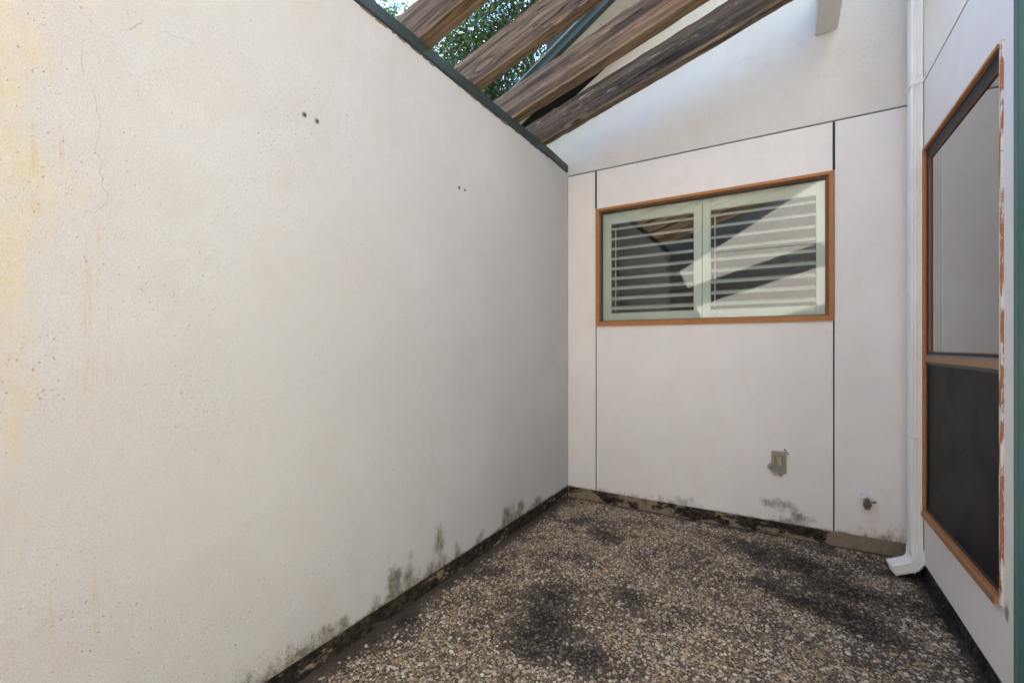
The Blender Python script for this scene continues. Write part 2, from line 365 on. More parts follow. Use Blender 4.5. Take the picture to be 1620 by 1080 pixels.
def pebbles():
    rs = np.random.RandomState(5); pitch = .0113; X1, X2, Y1, Y2 = .03, W - .01, .35, Y0 - .012
    ny = int((Y2 - Y1) / (pitch * .87)); nx = int((X2 - X1) / pitch)
    I, J = np.meshgrid(np.arange(nx), np.arange(ny), indexing='ij')
    x = X1 + (I + .5 * (J % 2)) * pitch + rs.uniform(-.42, .42, I.shape) * pitch; y = Y1 + J * pitch * .87 + rs.uniform(-.42, .42, I.shape) * pitch
    x = x.ravel(); y = y.ravel(); d = dirtmap(x, y)
    near = np.exp(-x / .045) + np.exp(-(Y0 - y) / .03) * .5
    pk = (rs.rand(len(x)) > near * .85) & (x < X2) & (x > X1) & ((x > .05 + .03 * fbm(y * 5, x, 8, 3)) | (rs.rand(len(x)) > .5))
    pk &= rs.rand(len(x)) > sst(fbm(x * 9, y * 9, 77), .45, .70) * .6
    pk &= rs.rand(len(x)) > d * .25
    x, y, d = x[pk], y[pk], d[pk]; n = len(x)
    sz = np.clip(rs.lognormal(math.log(.0045), .33, n), .0024, .0090); asp = rs.uniform(1.05, 1.75, n); ang = rs.uniform(0, 2 * math.pi, n)
    hgt = sz * rs.uniform(.35, .75, n); K = 7; th = np.arange(K) * 2 * math.pi / K
    V = np.zeros((n, 2 * K + 1, 3), np.float32)
    for k, (rr, hz) in enumerate(((1.0, -.15), (.72, .72))):
        rad = rr * (1 + rs.uniform(-.10, .10, (n, K)))
        lx = np.cos(th)[None] * rad * (sz * asp)[:, None]; ly = np.sin(th)[None] * rad * sz[:, None]
        V[:, k * K:(k + 1) * K, 0] = x[:, None] + lx * np.cos(ang)[:, None] - ly * np.sin(ang)[:, None]
        V[:, k * K:(k + 1) * K, 1] = y[:, None] + lx * np.sin(ang)[:, None] + ly * np.cos(ang)[:, None]
        V[:, k * K:(k + 1) * K, 2] = (hgt * hz)[:, None]
    V[:, -1, 0] = x; V[:, -1, 1] = y; V[:, -1, 2] = hgt
    zoff = .004 * (fbm(x * 3, y * 3, 3) - .5); V[:, :, 2] += zoff[:, None]
    fq = np.array([[i, (i + 1) % K, K + (i + 1) % K, K + i] for i in range(K)]); ft = np.array([[K + i, K + (i + 1) % K, 2 * K] for i in range(K)])
    base = (np.arange(n) * (2 * K + 1))[:, None, None]
    loops = np.concatenate([(fq[None] + base).reshape(n, -1), (ft[None] + base).reshape(n, -1)], 1).ravel().astype(np.int32)
    tot = np.tile(np.array([4] * K + [3] * K, np.int32), n); start = np.concatenate([[0], np.cumsum(tot)[:-1]]).astype(np.int32)
    me = bpy.data.meshes.new('pebbles'); me.vertices.add(n * (2 * K + 1)); me.vertices.foreach_set('co', V.ravel())
    me.loops.add(len(loops)); me.loops.foreach_set('vertex_index', loops); me.polygons.add(len(tot)); me.polygons.foreach_set('loop_start', start)
    me.update(calc_edges=True); me.polygons.foreach_set('use_smooth', np.ones(len(tot), bool))
    pal = np.array([(.50, .45, .37), (.36, .31, .24), (.42, .30, .17), (.25, .20, .155), (.18, .12, .08), (.60, .56, .49), (.46, .28, .12), (.10, .08, .06), (.30, .225, .16)])
    c = pal[rs.choice(len(pal), n, p=[.17, .19, .13, .16, .09, .09, .03, .06, .08])] * rs.uniform(.8, 1.28, (n, 1)) * np.array((1.02, 1, .96))
    dirty = rs.rand(n) < d * 1.15 + .06                       # mould takes stone after stone, others stay clean among them
    c *= np.where(dirty, rs.uniform(.10, .38, n), 1 - .30 * d)[:, None]
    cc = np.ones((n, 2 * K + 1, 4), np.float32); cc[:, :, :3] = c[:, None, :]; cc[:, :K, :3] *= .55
    at = me.attributes.new('stone', 'FLOAT_COLOR', 'POINT'); at.data.foreach_set('color', cc.ravel())
    m = M('pebble'); a_ = m.attr('stone').outputs['Color']; q = m.mix(m.rng(m.noise(400, 3), .35, .65, 0, .35), a_, (.10, .08, .06))
    o = obj('pebbles', me, m.done(q, .6, m.bump(m.noise(500, 2), .0006), .3))
    tagit(o, 'small rounded pebbles set in the mouldy exposed aggregate patio floor', 'pebbles', kind='stuff')
pebbles()

# ------------------------------------------------------------------ left garden wall
ZB, ZT = .087, 2.606
def blobs_on(pts, conv, axis):
    L = []
    for px, py, s1, s2, k in pts:
        p = conv(px, py); L.append((p[axis], p[2], s1, s2, k))
    return L
def addb(u, v, L):
    d = np.zeros_like(u)
    wu = .05 * (fbm(u * 12, v * 12, 91, 3) - .5); wv = .08 * (fbm(u * 10, v * 10, 92, 3) - .5)
    for a_, b, s1, s2, k in L: d += k * np.exp(-(((u + wu - a_) / (s1 * 1.05)) ** 2 + ((v + wv - b) / (s2 * 1.0)) ** 2))
    return d
LX = lambda px, py: onX(px, py, 0)
Y_w = blobs_on([(10, 60, .06, .14, .7), (20, 200, .05, .3, .75), (8, 420, .035, .2, 1.1), (10, 560, .03, .25, 1.1), (20, 700, .05, .15, .9), (140, 10, .05, .05, .8), (215, 30, .03, .07, .4),
                (100, 280, .07, .15, .45), (130, 110, .03, .03, .5), (170, 160, .04, .05, .4), (260, 120, .06, .14, .3), (255, 225, .02, .02, .4), (60, 330, .05, .1, .6), (120, 400, .06, .1, .35), (15, 930, .04, .3, .4)], LX, 1)
G_w = blobs_on([(60, 350, .07, .22, 1.), (100, 380, .09, .3, 1.2), (150, 380, .06, .3, 1.), (40, 600, .07, .2, .7), (75, 600, .04, .15, 1.1), (130, 600, .06, .2, .7), (230, 600, .04, .3, .4), (240, 870, .03, .15, .9),
                (30, 1000, .05, .15, 1.), (100, 1020, .05, .12, 1.1), (170, 950, .05, .12, .5), (60, 120, .1, .2, .5), (200, 300, .06, .2, .4)], LX, 1)
B_w = blobs_on([(520, 995, .035, .035, .95), (545, 980, .03, .05, .8), (480, 1040, .04, .02, .7), (595, 955, .03, .06, .5), (620, 925, .04, .09, 1.15), (612, 870, .025, .05, .35), (650, 872, .02, .04, .5),
                (695, 850, .035, .07, .85), (700, 885, .05, .04, .6), (730, 855, .05, .04, .4), (765, 840, .06, .03, .7), (800, 815, .06, .05, .7), (826, 803, .05, .04, .8), (850, 790, .06, .03, .4), (645, 905, .03, .05, .6),
                (460, 1065, .06, .02, .6), (735, 455, .07, .05, .12), (260, 945, .03, .03, .3), (70, 1000, .03, .03, .5), (730, 70, .02, .02, .0)], LX, 1)
A_w = blobs_on([(240, 150, .12, .25, 1.), (170, 330, .06, .1, .6), (120, 120, .06, .1, .4), (398, 1000, .03, .2, .8), (260, 250, .08, .1, .6)], LX, 1)
def left_masks(u, v):
    n = fbm(u * 20, v * 9, 5, 4); foot = np.exp(-(v - ZB) / (.012 + .09 * sst(fbm(u * 4, v * 0 + 3, 31, 3), .35, .75))) * (.35 + .75 * n) + .30 * n * np.exp(-(v - ZB) / .10) * sst(u, .7, 1.3)
    side = sst(.35 - u, 0, .5) * .5                            # the wall keeps weathering the same way behind the camera
    return {'r': np.clip(addb(u, v, Y_w) * (.55 + .7 * n) + side, 0, 1.0), 'g': np.clip(addb(u, v, G_w) + side, 0, 1.2),
            'b': np.clip(addb(u, v, B_w) * (.30 + .95 * n) + foot, 0, 1.2), 'a': np.clip(addb(u, v, A_w), 0, 1)}
gw = thing('garden_wall', (-.1, .9, 0), 'tall white stucco courtyard wall with yellow rain stains and mould along its foot', 'wall')
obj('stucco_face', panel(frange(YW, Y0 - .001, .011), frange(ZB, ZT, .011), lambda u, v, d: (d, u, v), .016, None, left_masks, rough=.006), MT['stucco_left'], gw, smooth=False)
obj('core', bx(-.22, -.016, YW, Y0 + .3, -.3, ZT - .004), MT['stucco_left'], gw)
def strip_mask(us):
    return lambda u, v: {'r': sst(v * 0 + u, 0, 1) * 0}
obj('footing', panel(frange(YW, Y0 + .003, .02), frange(-.02, ZB - .001, .02), lambda u, v, d: (d - .012, u, v), .003, None, lambda u, v: {'r': .42 + .35 * fbm(u * 5, v * 3, 9)}, rough=.006), MT['plinth'], gw)
cap = B()
ys = np.linspace(YW, Y0 - .02, 40)
prof = [(-.24, ZT + .002), (-.24, ZT + .040), (.010, ZT + .0585), (.0122, ZT + .057), (.012, ZT + .004), (.004, ZT - .002)]
rings = []
for k, yy in enumerate(ys):
    dz = .002 * math.sin(yy * 5.1) + .0015 * math.sin(yy * 13); dx = .002 * math.sin(yy * 7)
    rings.append([cap.verts.new((px + dx, yy, pz + dz)) for px, pz in prof])
for r0, r1 in zip(rings, rings[1:]):
    for i in range(len(prof)): cap.faces.new((r0[i], r0[(i + 1) % 6], r1[(i + 1) % 6], r1[i]))
cap.faces.new(rings[0]); cap.faces.new(rings[-1][::-1]); bmesh.ops.recalc_face_normals(cap, faces=cap.faces)
obj('metal_coping', cap, MT['green'], gw)
# broken render lip just under the coping
lip = B(); rl = random.Random(3)
yy = YW
while yy < Y0 - .1:
    L_ = rl.uniform(.01, .07); h_ = rl.uniform(.001, .006)
    if rl.random() < .55: box(lip, -.004, .0035 + rl.uniform(0, .003), yy, yy + L_, ZT - .004 - h_, ZT - .003, .001)
    yy += L_ + rl.uniform(0, .05)
obj('render_lip', lip, paint('flaking_edge', (.22, .17, .13), .9, .5, (.10, .07, .05), 60), gw)

# wall anchors
mtm = paint('anchor_steel', (.16, .17, .16), .45, .4, (.05, .04, .03), 300, spec=.6)
for k, (px, py, r, lab) in enumerate([(481, 182, .0098, 'left anchor of the upper larger pair of steel wall plugs, with faint rust beside it'), (501, 192, .0100, 'right anchor of the upper larger pair of steel wall plugs'),
                                 (726, 297, .0095, 'left anchor of the farther pair of wall plugs, grey with a filled middle'), (735, 301, .0070, 'right anchor of the farther pair of wall plugs, the small dark hole')]):
    p = onX(px, py, 0); t = thing('wall_anchor', (0, p[1], p[2]), lab, 'wall anchor', 'metal anchors left in the stucco wall')
    rg = B(); cyl(rg, (-.01, p[1], p[2]), (.0035, p[1], p[2]), r, r * .9, 24)
    obj('sleeve', rg, mtm, t, True if False else False)
    obj('socket', cyl(B(), (.0, p[1] + .0005, p[2] - .0005), (.0045, p[1] + .0005, p[2] - .0005), r * (.45 if k != 3 else .75), n=16), MT['black'], t)

# ------------------------------------------------------------------ the house: back wall, right wall, roof
hs = thing('house', (W + .4, Y0 + .6, 0), 'white stucco house closing the back and right of the courtyard, with dark panel joints', 'house')
PB = lambda off=0.: (lambda u, v, d: (u, Y0 + off - d, v))
PR = lambda off=0.: (lambda u, v, d: (W + off - d, u, v))
OY = lambda px, py: onY(px, py)
Bm = blobs_on([(1240, 795, .17, .09, .32), (1390, 800, .12, .12, .22), (1235, 805, .10, .05, .55), (1265, 822, .07, .06, .55), (1210, 790, .05, .03, .5), (1285, 820, .05, .03, .45), (1220, 820, .10, .03, .5), (1100, 790, .15, .03, .3), (1240, 752, .03, .02, .6), (955, 705, .010, .05, .55), (1302, 765, .025, .03, .45), (1420, 840, .05, .04, .3)], OY, 0)
Rm = blobs_on([(955, 700, .012, .05, .8), (1300, 765, .03, .035, .6), (1375, 815, .04, .05, .35), (1350, 90, .12, .1, .3), (1415, 835, .05, .04, .6), (1225, 765, .06, .03, .4), (1322, 100, .04, .08, .25)], OY, 0)
def back_masks(u, v):
    n = fbm(u * 14, v * 14, 8, 4); foot = np.exp(-(v - ZB) / (.012 + .05 * sst(fbm(u * 4, v * 0 + 3, 37, 3), .4, .8))) * (.25 + .6 * n) + .22 * n * np.exp(-(v - ZB) / .08)
    return {'r': np.clip(addb(u, v, Rm), 0, 1) * .7, 'g': 0 * u, 'b': np.clip(addb(u, v, Bm) * (.25 + .8 * n) + foot, 0, 1), 'a': 0 * u}
ZJ = 2.573; WX0, WX1, WZ0, WZ1 = .248, 1.756, 1.371, 2.270
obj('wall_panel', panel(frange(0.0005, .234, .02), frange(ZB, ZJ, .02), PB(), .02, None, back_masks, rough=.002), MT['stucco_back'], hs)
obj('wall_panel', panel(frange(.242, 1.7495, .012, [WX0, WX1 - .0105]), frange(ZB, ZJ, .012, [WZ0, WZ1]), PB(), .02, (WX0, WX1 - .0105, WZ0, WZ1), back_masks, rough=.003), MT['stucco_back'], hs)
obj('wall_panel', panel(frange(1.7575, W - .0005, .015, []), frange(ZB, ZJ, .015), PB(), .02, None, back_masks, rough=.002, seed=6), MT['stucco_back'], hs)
roofz = lambda x: 3.153 + .59 * x
obj('gable_panel', panel(frange(-.30, W - .0005, .03, [-.004, 0.0]), frange(ZJ + .0095, roofz(W), .03), lambda u, v, d: (u, Y0 - .0015 - d, np.minimum(np.where(u < -.005, np.maximum(v, ZT + .064), v), roofz(u) + .015)), .02, None, lambda u, v: {'r': np.clip(addb(u, v, Rm), 0, 1) * .6, 'b': 0 * u}, rough=.003, seed=9), stucco('gable_stucco', False, (.68, .66, .635), .6), hs)
jb = B(); box(jb, -.2, WX0 - .001, Y0 + .014, Y0 + .03, .0, 4.2); box(jb, WX1 + .001, W + .1, Y0 + .014, Y0 + .03, .0, 4.2)
box(jb, WX0 - .001, WX1 + .001, Y0 + .014, Y0 + .03, .0, WZ0 - .001); box(jb, WX0 - .001, WX1 + .001, Y0 + .014, Y0 + .03, WZ1 + .001, 4.2)
obj('sheathing', jb, MT['gap'], hs)
# thin metal beads beside the joints
jbm = paint('joint_bead', (.018, .026, .024), .7, .3, (.05, .05, .05), 60)
for xj in (.238, 1.7535):
    obj('joint_bead', bx(xj - .0038, xj + .0038, Y0 + .002, Y0 + .0138, ZB + .01, WZ0 - .01), jbm, hs); obj('joint_bead', bx(xj - .0065, xj + .0065, Y0 - .0025, Y0 + .013, WZ1 + .012, ZJ - .004), jbm, hs)
def foot_mask(u, v):
    n = fbm(u * 4, v * 10, 4); right = sst(u, 1.68, 1.80); left = sst(-u, -.42, -.10)
    return {'r': np.clip(.42 + 5 * (v - .045) - .95 * right - .35 * left + .25 * (n - .5) - .30 * np.exp(-((u - .62) / .16) ** 2), -1, 1)}
obj('footing', panel(frange(-.0, W - .012, .02), frange(-.02, ZB - .001, .02), PB(.004), .003, None, foot_mask, rough=.008), MT['plinth'], hs)
obj('footing', panel(frange(YW, Y0, .02), frange(-.02, ZB - .001, .02), PR(.006), .003, None, lambda u, v: {'r': .8 + 0 * u}, rough=.006), MT['plinth'], hs)
# right wall
RY0, RY1, RZ0, RZ1 = 2.129, 3.097, .350, 2.218
def right_masks(u, v):
    n = fbm(u * 14, v * 14, 8, 4); foot = np.exp(-(v - ZB) / .012) * (.2 + .4 * n)
    jamb = np.exp(-((u - 2.09) / .012) ** 2) * (.35 + .3 * n) * (v < 1.7)
    corner = 1.0 * np.exp(-(((u - 2.105) / .018) ** 2 + ((v - .335) / .03) ** 2))
    return {'r': corner, 'g': 0 * u, 'b': np.clip(foot + jamb * .6 + corner, 0, 1), 'a': 0 * u}
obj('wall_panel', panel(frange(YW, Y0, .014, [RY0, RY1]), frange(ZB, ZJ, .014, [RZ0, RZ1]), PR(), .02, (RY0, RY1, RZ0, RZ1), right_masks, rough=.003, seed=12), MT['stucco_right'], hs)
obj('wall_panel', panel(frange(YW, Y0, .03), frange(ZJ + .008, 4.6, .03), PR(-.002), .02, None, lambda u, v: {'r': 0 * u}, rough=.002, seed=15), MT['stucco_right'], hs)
jb = B(); box(jb, W + .014, W + .03, YW, RY0 - .001, 0, 4.6); box(jb, W + .014, W + .03, RY1 + .001, Y0 + .02, 0, 4.6)
box(jb, W + .014, W + .03, RY0 - .001, RY1 + .001, 0, RZ0 - .001); box(jb, W + .014, W + .03, RY0 - .001, RY1 + .001, RZ1 + .001, 4.6)
obj('sheathing', jb, MT['gap'], hs)

# rake overhang of the gable roof
YR = 2.86
def slab_on(bm, x0, x1, y0, y1, lo, hi):
    return hexa(bm, [(x0, y0, roofz(x0) + lo), (x1, y0, roofz(x1) + lo), (x1, y1, roofz(x1) + lo), (x0, y1, roofz(x0) + lo), (x0, y0, roofz(x0) + hi), (x1, y0, roofz(x1) + hi), (x1, y1, roofz(x1) + hi), (x0, y1, roofz(x0) + hi)])
XL = -.75
obj('rake_fascia', slab_on(B(), XL, 3.6, YR - .022, YR, -.012, .036), MT['green'], hs)
obj('drip_edge', slab_on(B(), XL - .02, 3.6, YR - .045, YR + .01, .0365, .050), paint('drip_edge', (.12, .15, .15), .4, .3, (.04, .04, .04), 15), hs)
obj('soffit', slab_on(B(), XL, 3.6, YR + .001, YR + .27, .0, .012), MT['soffit'], hs)
obj('soffit_trim', slab_on(B(), XL, 3.6, YR + .002, YR + .02, -.014, -.001), MT['green'], hs)
obj('inner_soffit', slab_on(B(), XL, 3.6, YR + .272, Y0 + .03, .02, .03), plain('black_soffit', (.008, .008, .008), .95), hs)  # near-black inner strip of the soffit
rf = slab_on(B(), XL, 3.6, YR + .002, 7.0, .035, .054)
obj('roof', rf, MT['roof'], hs)
obj('eave_board', hexa(B(), [(XL - .02, YR, roofz(XL) - .06), (XL, YR, roofz(XL) - .06), (XL, 7, roofz(XL) - .06), (XL - .02, 7, roofz(XL) - .06), (XL - .02, YR, roofz(XL) + .05), (XL, YR, roofz(XL) + .05), (XL, 7, roofz(XL) + .05), (XL - .02, 7, roofz(XL) + .05)]), MT['green'], hs)
# rooms behind the two windows
rm = B(); box(rm, -.45, 2.25, Y0 + .605 + 2, Y0 + .65 + 2, -.02, 3.05); box(rm, -.45, -.4, Y0 + .031, Y0 + 2.6, 0, 3); box(rm, 2.2, 2.25, Y0 + .031, Y0 + 2.6, 0, 3); box(rm, -.45, 2.25, Y0 + .031, Y0 + 2.6, 3.0, 3.05); box(rm, -.45, 2.25, Y0 + .031, Y0 + 2.6, -.02, 0)
box(rm, -.4, WX0 - .05, Y0 + .031, Y0 + .06, 0, 3); box(rm, WX1 + .05, 2.2, Y0 + .031, Y0 + .06, 0, 3); box(rm, WX0 - .05, WX1 + .05, Y0 + .031, Y0 + .06, 0, WZ0 - .05); box(rm, WX0 - .05, WX1 + .05, Y0 + .031, Y0 + .06, WZ1 + .05, 3)
obj('room', rm, MT['dark_in'], hs)
rm = B(); box(rm, W + 2.2, W + 2.25, YW, Y0 + .02, 0, 4.5); box(rm, W + .031, W + 2.25, YW - .05, YW - .001, 0, 4.5); box(rm, W + .14, W + 2.25, Y0 - .01, Y0 + .029, 0, 4.5); box(rm, W + .031, W + 2.25, (YW - .05), Y0 + .02, 4.5, 4.55); box(rm, W + .031, W + 2.2, YW, Y0 + .01, -.03, 0)
obj('room', rm, plain('interior_dark', (.03, .03, .03), .9), hs)

# painted-over nail heads in the wall sheets
nlm = paint('painted_nail', (.55, .52, .49), .7, .5, (.22, .15, .10), 200)
rn = random.Random(12); nb_ = B()
for xn in (.262, 1.735, 1.772, .215):
    for k in range(9):
        zn = .16 + k * .285 + rn.uniform(-.03, .03); xx = xn + rn.uniform(-.004, .004)
        if not (WX0 - .03 < xx < WX1 + .03 and WZ0 - .03 < zn < WZ1 + .03) and zn < ZJ - .02: cyl(nb_, (xx, Y0 - .0012, zn), (xx, Y0 + .003, zn), .0028, n=10)
o = obj('nails', nb_, nlm, hs); o['kind'] = 'stuff'

# --- shuttered window in the back wall
def frame4(bm, x0, x1, z0, z1, y0, y1, tl, tr_, tb, tt, bev=.002):
    box(bm, x0, x0 + tl, y0, y1, z0, z1, bev); box(bm, x1 - tr_, x1, y0, y1, z0, z1, bev)
    box(bm, x0 + tl, x1 - tr_, y0 + .0005, y1, z0, z0 + tb, bev); box(bm, x0 + tl, x1 - tr_, y0 + .0005, y1, z1 - tt, z1, bev); return bm
fw = frame4(B(), WX0 - .006, WX1 - .002, WZ0 - .006, WZ1 + .006, Y0 - .012, Y0 + .05, .024, .026, .034, .020)
win = obj('window', fw, MT['orange'], hs)
obj('inner_stop', frame4(B(), WX0 + .018, WX1 - .028, WZ0 + .028, WZ1 - .014, Y0 + .012, Y0 + .075, .007, .012, .006, .010), paint('brown_stop', (.17, .10, .06), .6, .4, (.03, .03, .03), 30), win)
obj('window_pane', bx(WX0 + .024, WX1 - .038, Y0 + .030, Y0 + .034, WZ0 + .033, WZ1 - .023), MT['glass'], win)
gasket = frame4(B(), WX0 + .0245, WX1 - .0395, WZ0 + .0335, WZ1 - .0235, Y0 + .0245, Y0 + .0295, .005, .004, .003, .006, 0)
obj('gasket', gasket, MT['black'], win)
yS = Y0 + .066
for (a0, a1, o0, o1) in ((.262, .997, .335, .942), (1.001, 1.734, 1.054, 1.668)):
    sh = B(); z0, z1, lo, hi = 1.405, 2.262, 1.468, 2.163
    box(sh, a0, o0, yS, yS + .028, z0, z1, .003); box(sh, o1, a1, yS, yS + .028, z0, z1, .003)
    box(sh, o0, o1, yS + .0005, yS + .028, z0, lo, .003); box(sh, o0, o1, yS + .0005, yS + .028, hi, z1, .003)
    n = 9; p_ = (hi - lo) / n
    for k in range(n):
        zc = lo + p_ * (k + .52); prof = []
        for j in range(12):
            t_ = 2 * math.pi * j / 12; prof.append((.034 * math.cos(t_), .0056 * math.sin(t_)))
        al = math.radians(-27); pts = [(o0 + .003, yS + .019 + c_ * math.cos(al) - s_ * math.sin(al), zc - (c_ * math.sin(al) + s_ * math.cos(al))) for c_, s_ in prof]
        prism(sh, pts, (o1 - o0 - .006, 0, 0))
    if True:   # tilt rod behind the slats
        box(sh, o0 + .018, o0 + .026, yS + .047, yS + .055, lo + .02, hi - .02)
    shp = obj('shutter', sh, MT['shutter'], win)
mtc = plain('clip', (.45, .62, .68), .4)
for cx_, cz_ in ((.972, 2.215), (1.062, 2.222)):
    obj('clip', box(box(B(), cx_ - .016, cx_ + .010, yS - .007, yS - .0005, cz_ - .006, cz_ + .006, .001), cx_ + .003, cx_ + .017, yS - .008, yS - .0005, cz_ + .002, cz_ + .010, .001), mtc, win)
for cx_, cz_ in ((.975, 1.425), (1.065, 1.428)):
    obj('clip', bx(cx_ - .014, cx_ + .014, yS - .006, yS - .0005, cz_ - .005, cz_ + .005, bev=.001), plain('clip_grey', (.6, .68, .72), .4), win)

# --- sash window in the right wall
def frX(bm, y0, y1, z0, z1, x0, x1, tn, tf, tb, tt, bev=.002):
    box(bm, x0, x1, y0, y0 + tn, z0, z1, bev); box(bm, x0, x1, y1 - tf, y1, z0, z1, bev)
    box(bm, x0 + .0005, x1, y0 + tn, y1 - tf, z0, z0 + tb, bev); box(bm, x0 + .0005, x1, y0 + tn, y1 - tf, z1 - tt, z1, bev); return bm
rfm = B(); box(rfm, W - .010, W + .09, RY1 - .016, RY1 + .003, RZ0 - .004, RZ1 + .004, .002)
box(rfm, W - .011, W + .09, RY0 + .012, RY1 - .016, RZ0 - .006, RZ0 + .020, .002); box(rfm, W - .011, W + .09, RY0 + .012, RY1 - .016, RZ1 - .008, RZ1 + .006, .002)
rw = obj('window', rfm, MT['brown'], hs); rw.data.materials[0] = orange_trim('orange_trim_side', False)
obj('jamb', bx(W - .007, W + .09, RY0 - .007, RY0 + .012, RZ0 - .008, RZ1 + .008, bev=.002), MT['peel'], rw)['label'] = 'jamb with white paint peeling off orange wood'
obj('sash', frX(B(), RY0 + .0125, RY1 - .0165, 1.170, RZ1 - .0085, W + .003, W + .05, .012, .046, .010, .056, .001), MT['black'], rw)
obj('sash_bead', frX(B(), RY0 + .0247, RY1 - .0627, 1.1803, RZ1 - .0647, W + .0022, W + .0095, .003, .011, .003, .003, .001), paint('brown_bead', (.20, .095, .045), .55, .3, (.05, .04, .03), 30), rw)
obj('window_pane', bx(W + .0098, W + .013, RY0 + .0248, RY1 - .0628, 1.1804, RZ1 - .0648), MT['glass_side'], rw)
obj('meeting_rail', box(B(), W - .003, W + .05, RY0 + .0125, RY1 - .0168, 1.130, 1.162, .003), MT['brown'], rw)
obj('rail_gasket', box(B(), W + .000, W + .05, RY0 + .0127, RY1 - .0170, 1.1623, 1.1697, .001), paint('grey_gasket', (.16, .17, .18), .5, .5, (.03, .03, .03), 30), rw)
so = obj('insect_screen', bx(W + .0060, W + .0068, RY0 + .0208, RY1 - .0268, RZ0 + .0348, 1.1175), MT['screen'], rw)
obj('screen_frame', frX(B(), RY0 + .0127, RY1 - .0167, RZ0 + .0205, 1.1297, W + .002, W + .012, .008, .010, .014, .012), plain('black_frame', (.02, .02, .021), .4), rw)
obj('sill', hexa(B(), [(W - .018, RY0 + .013, RZ0 - .010), (W + .012, RY0 + .013, RZ0 + .006), (W + .012, RY1 - .0165, RZ0 + .006), (W - .018, RY1 - .0165, RZ0 - .010),
                       (W - .018, RY0 + .013, RZ0 + .012), (W + .012, RY0 + .013, RZ0 + .0215), (W + .012, RY1 - .0165, RZ0 + .0215), (W - .018, RY1 - .0165, RZ0 + .012)]), MT['brown'], rw)

# --- green casing at the right edge, with an unseen door leaf added beyond it
gc = GE = float(onX(1603, 600, W - .015)[1])
gc = thing('green_door', (W + .02, 1.4, 0), 'weathered dark green painted door casing at the far right edge, beside the sash window', 'door')
g = B(); box(g, W - .012, W + .012, GE - .13, GE, -.0, 4.3, .002)
for yv in (GE - .004, GE - .013, GE - .021): box(g, W - .015, W - .0115, yv - .0032, yv + .0032, 0, 4.3, .0012)
obj('casing_board', g, MT['teal'], gc)
g = B(); box(g, W - .006, W + .012, GE - 1.16, GE - .1305, .10, 2.16, .003)  # unseen leaf, added in dark green to cut light bounced off this wall
for z0_, z1_ in ((.25, .95), (1.15, 2.0)):
    for y0_, y1_ in ((GE - 1.06, GE - .68), (GE - .60, GE - .23)): box(g, W - .012, W - .005, y0_, y1_, z0_, z1_, .003)
obj('door', g, MT['teal'], gc)
obj('casing_board', bx(W - .012, W + .012, GE - 1.30, GE - 1.1605, 0, 4.3, bev=.002), MT['teal'], gc); obj('head_casing', bx(W - .011, W + .012, GE - 1.16, GE - .1305, 2.162, 2.30, bev=.002), MT['teal'], gc)

# --- downspout in the corner
DX0, DX1, DY0, DY1 = W - .055, W - .004, 3.100, 3.180
def dprof():
    P_ = []; hu, hv = (DY1 - DY0) / 2, (DX1 - DX0) / 2; ch = .004
    def side(a_, b, n, depth, nrm):
        out = []
        a_ = Vector(a_); b = Vector(b); L = (b - a_).length; d = (b - a_).normalized()
        for k in range(n):
            c_ = L * (k + 1) / (n + 1); w_ = L / (n + 1) * .22
            for s_, q in ((-w_ * 1.6, 0), (-w_ * .6, depth), (w_ * .6, depth), (w_ * 1.6, 0)): out.append(tuple(a_ + d * (c_ + s_) - Vector(nrm) * q))
        return out
    P_ += [(-hu, -hv + ch)] + side((-hu, -hv + ch), (-hu, hv - ch), 3, .005, (-1, 0)) + [(-hu, hv - ch)]
    P_ += [(-hu + ch, hv)] + side((-hu + ch, hv), (hu - ch, hv), 2, .002, (0, 1)) + [(hu - ch, hv)]
    P_ += [(hu, hv - ch)] + [(hu, -hv + ch)]
    P_ += [(hu - ch, -hv)] + side((hu - ch, -hv), (-hu + ch, -hv), 4, .002, (0, -1)) + [(-hu + ch, -hv)]
    return P_
cxd, cyd = (DX0 + DX1) / 2, (DY0 + DY1) / 2
ds = thing('downspout', (cxd, cyd, 0), 'white fluted metal downspout in the corner by the sash window, with an outturned elbow', 'downspout')
pf = dprof()
obj('pipe', sweep(pf, [Vector((cxd, cyd, 4.3)), Vector((cxd, cyd, 2)), Vector((cxd, cyd, .135))]), MT['white_metal'], ds)
pf2 = [(u * 1.05, v * 1.07) for u, v in pf]
path = [Vector((cxd, cyd, .160)), Vector((cxd, cyd, .122))]; Rr = .056; cz = .110
for k in range(0, 21):
    a_ = math.radians(69) * k / 20; wig = 1 + (.05 if k % 4 == 2 else 0)
    path.append(Vector((cxd - Rr + Rr * math.cos(a_), cyd, cz - Rr * math.sin(a_))))
dirn = Vector((-math.sin(math.radians(69)), 0, -math.cos(math.radians(69)))); end = path[-1].copy()
path += [end + dirn * .006, end + dirn * .04, end + dirn * .074]
el = B(); rings = []; upv = Vector((0, 1, 0))
for i, p in enumerate(path):
    t = (path[min(i + 1, len(path) - 1)] - path[max(i - 1, 0)]).normalized(); s_ = upv.cross(t).normalized()
    sc_ = 1.0 + (.07 if (3 <= i <= 22 and i % 4 == 0) else 0)
    rings.append([el.verts.new(p + upv * u * sc_ + s_ * v * sc_) for u, v in pf2])
for r0, r1 in zip(rings, rings[1:]):
    for i in range(len(pf2)): el.faces.new((r0[i], r0[(i + 1) % len(pf2)], r1[(i + 1) % len(pf2)], r1[i]))
bmesh.ops.recalc_face_normals(el, faces=el.faces)
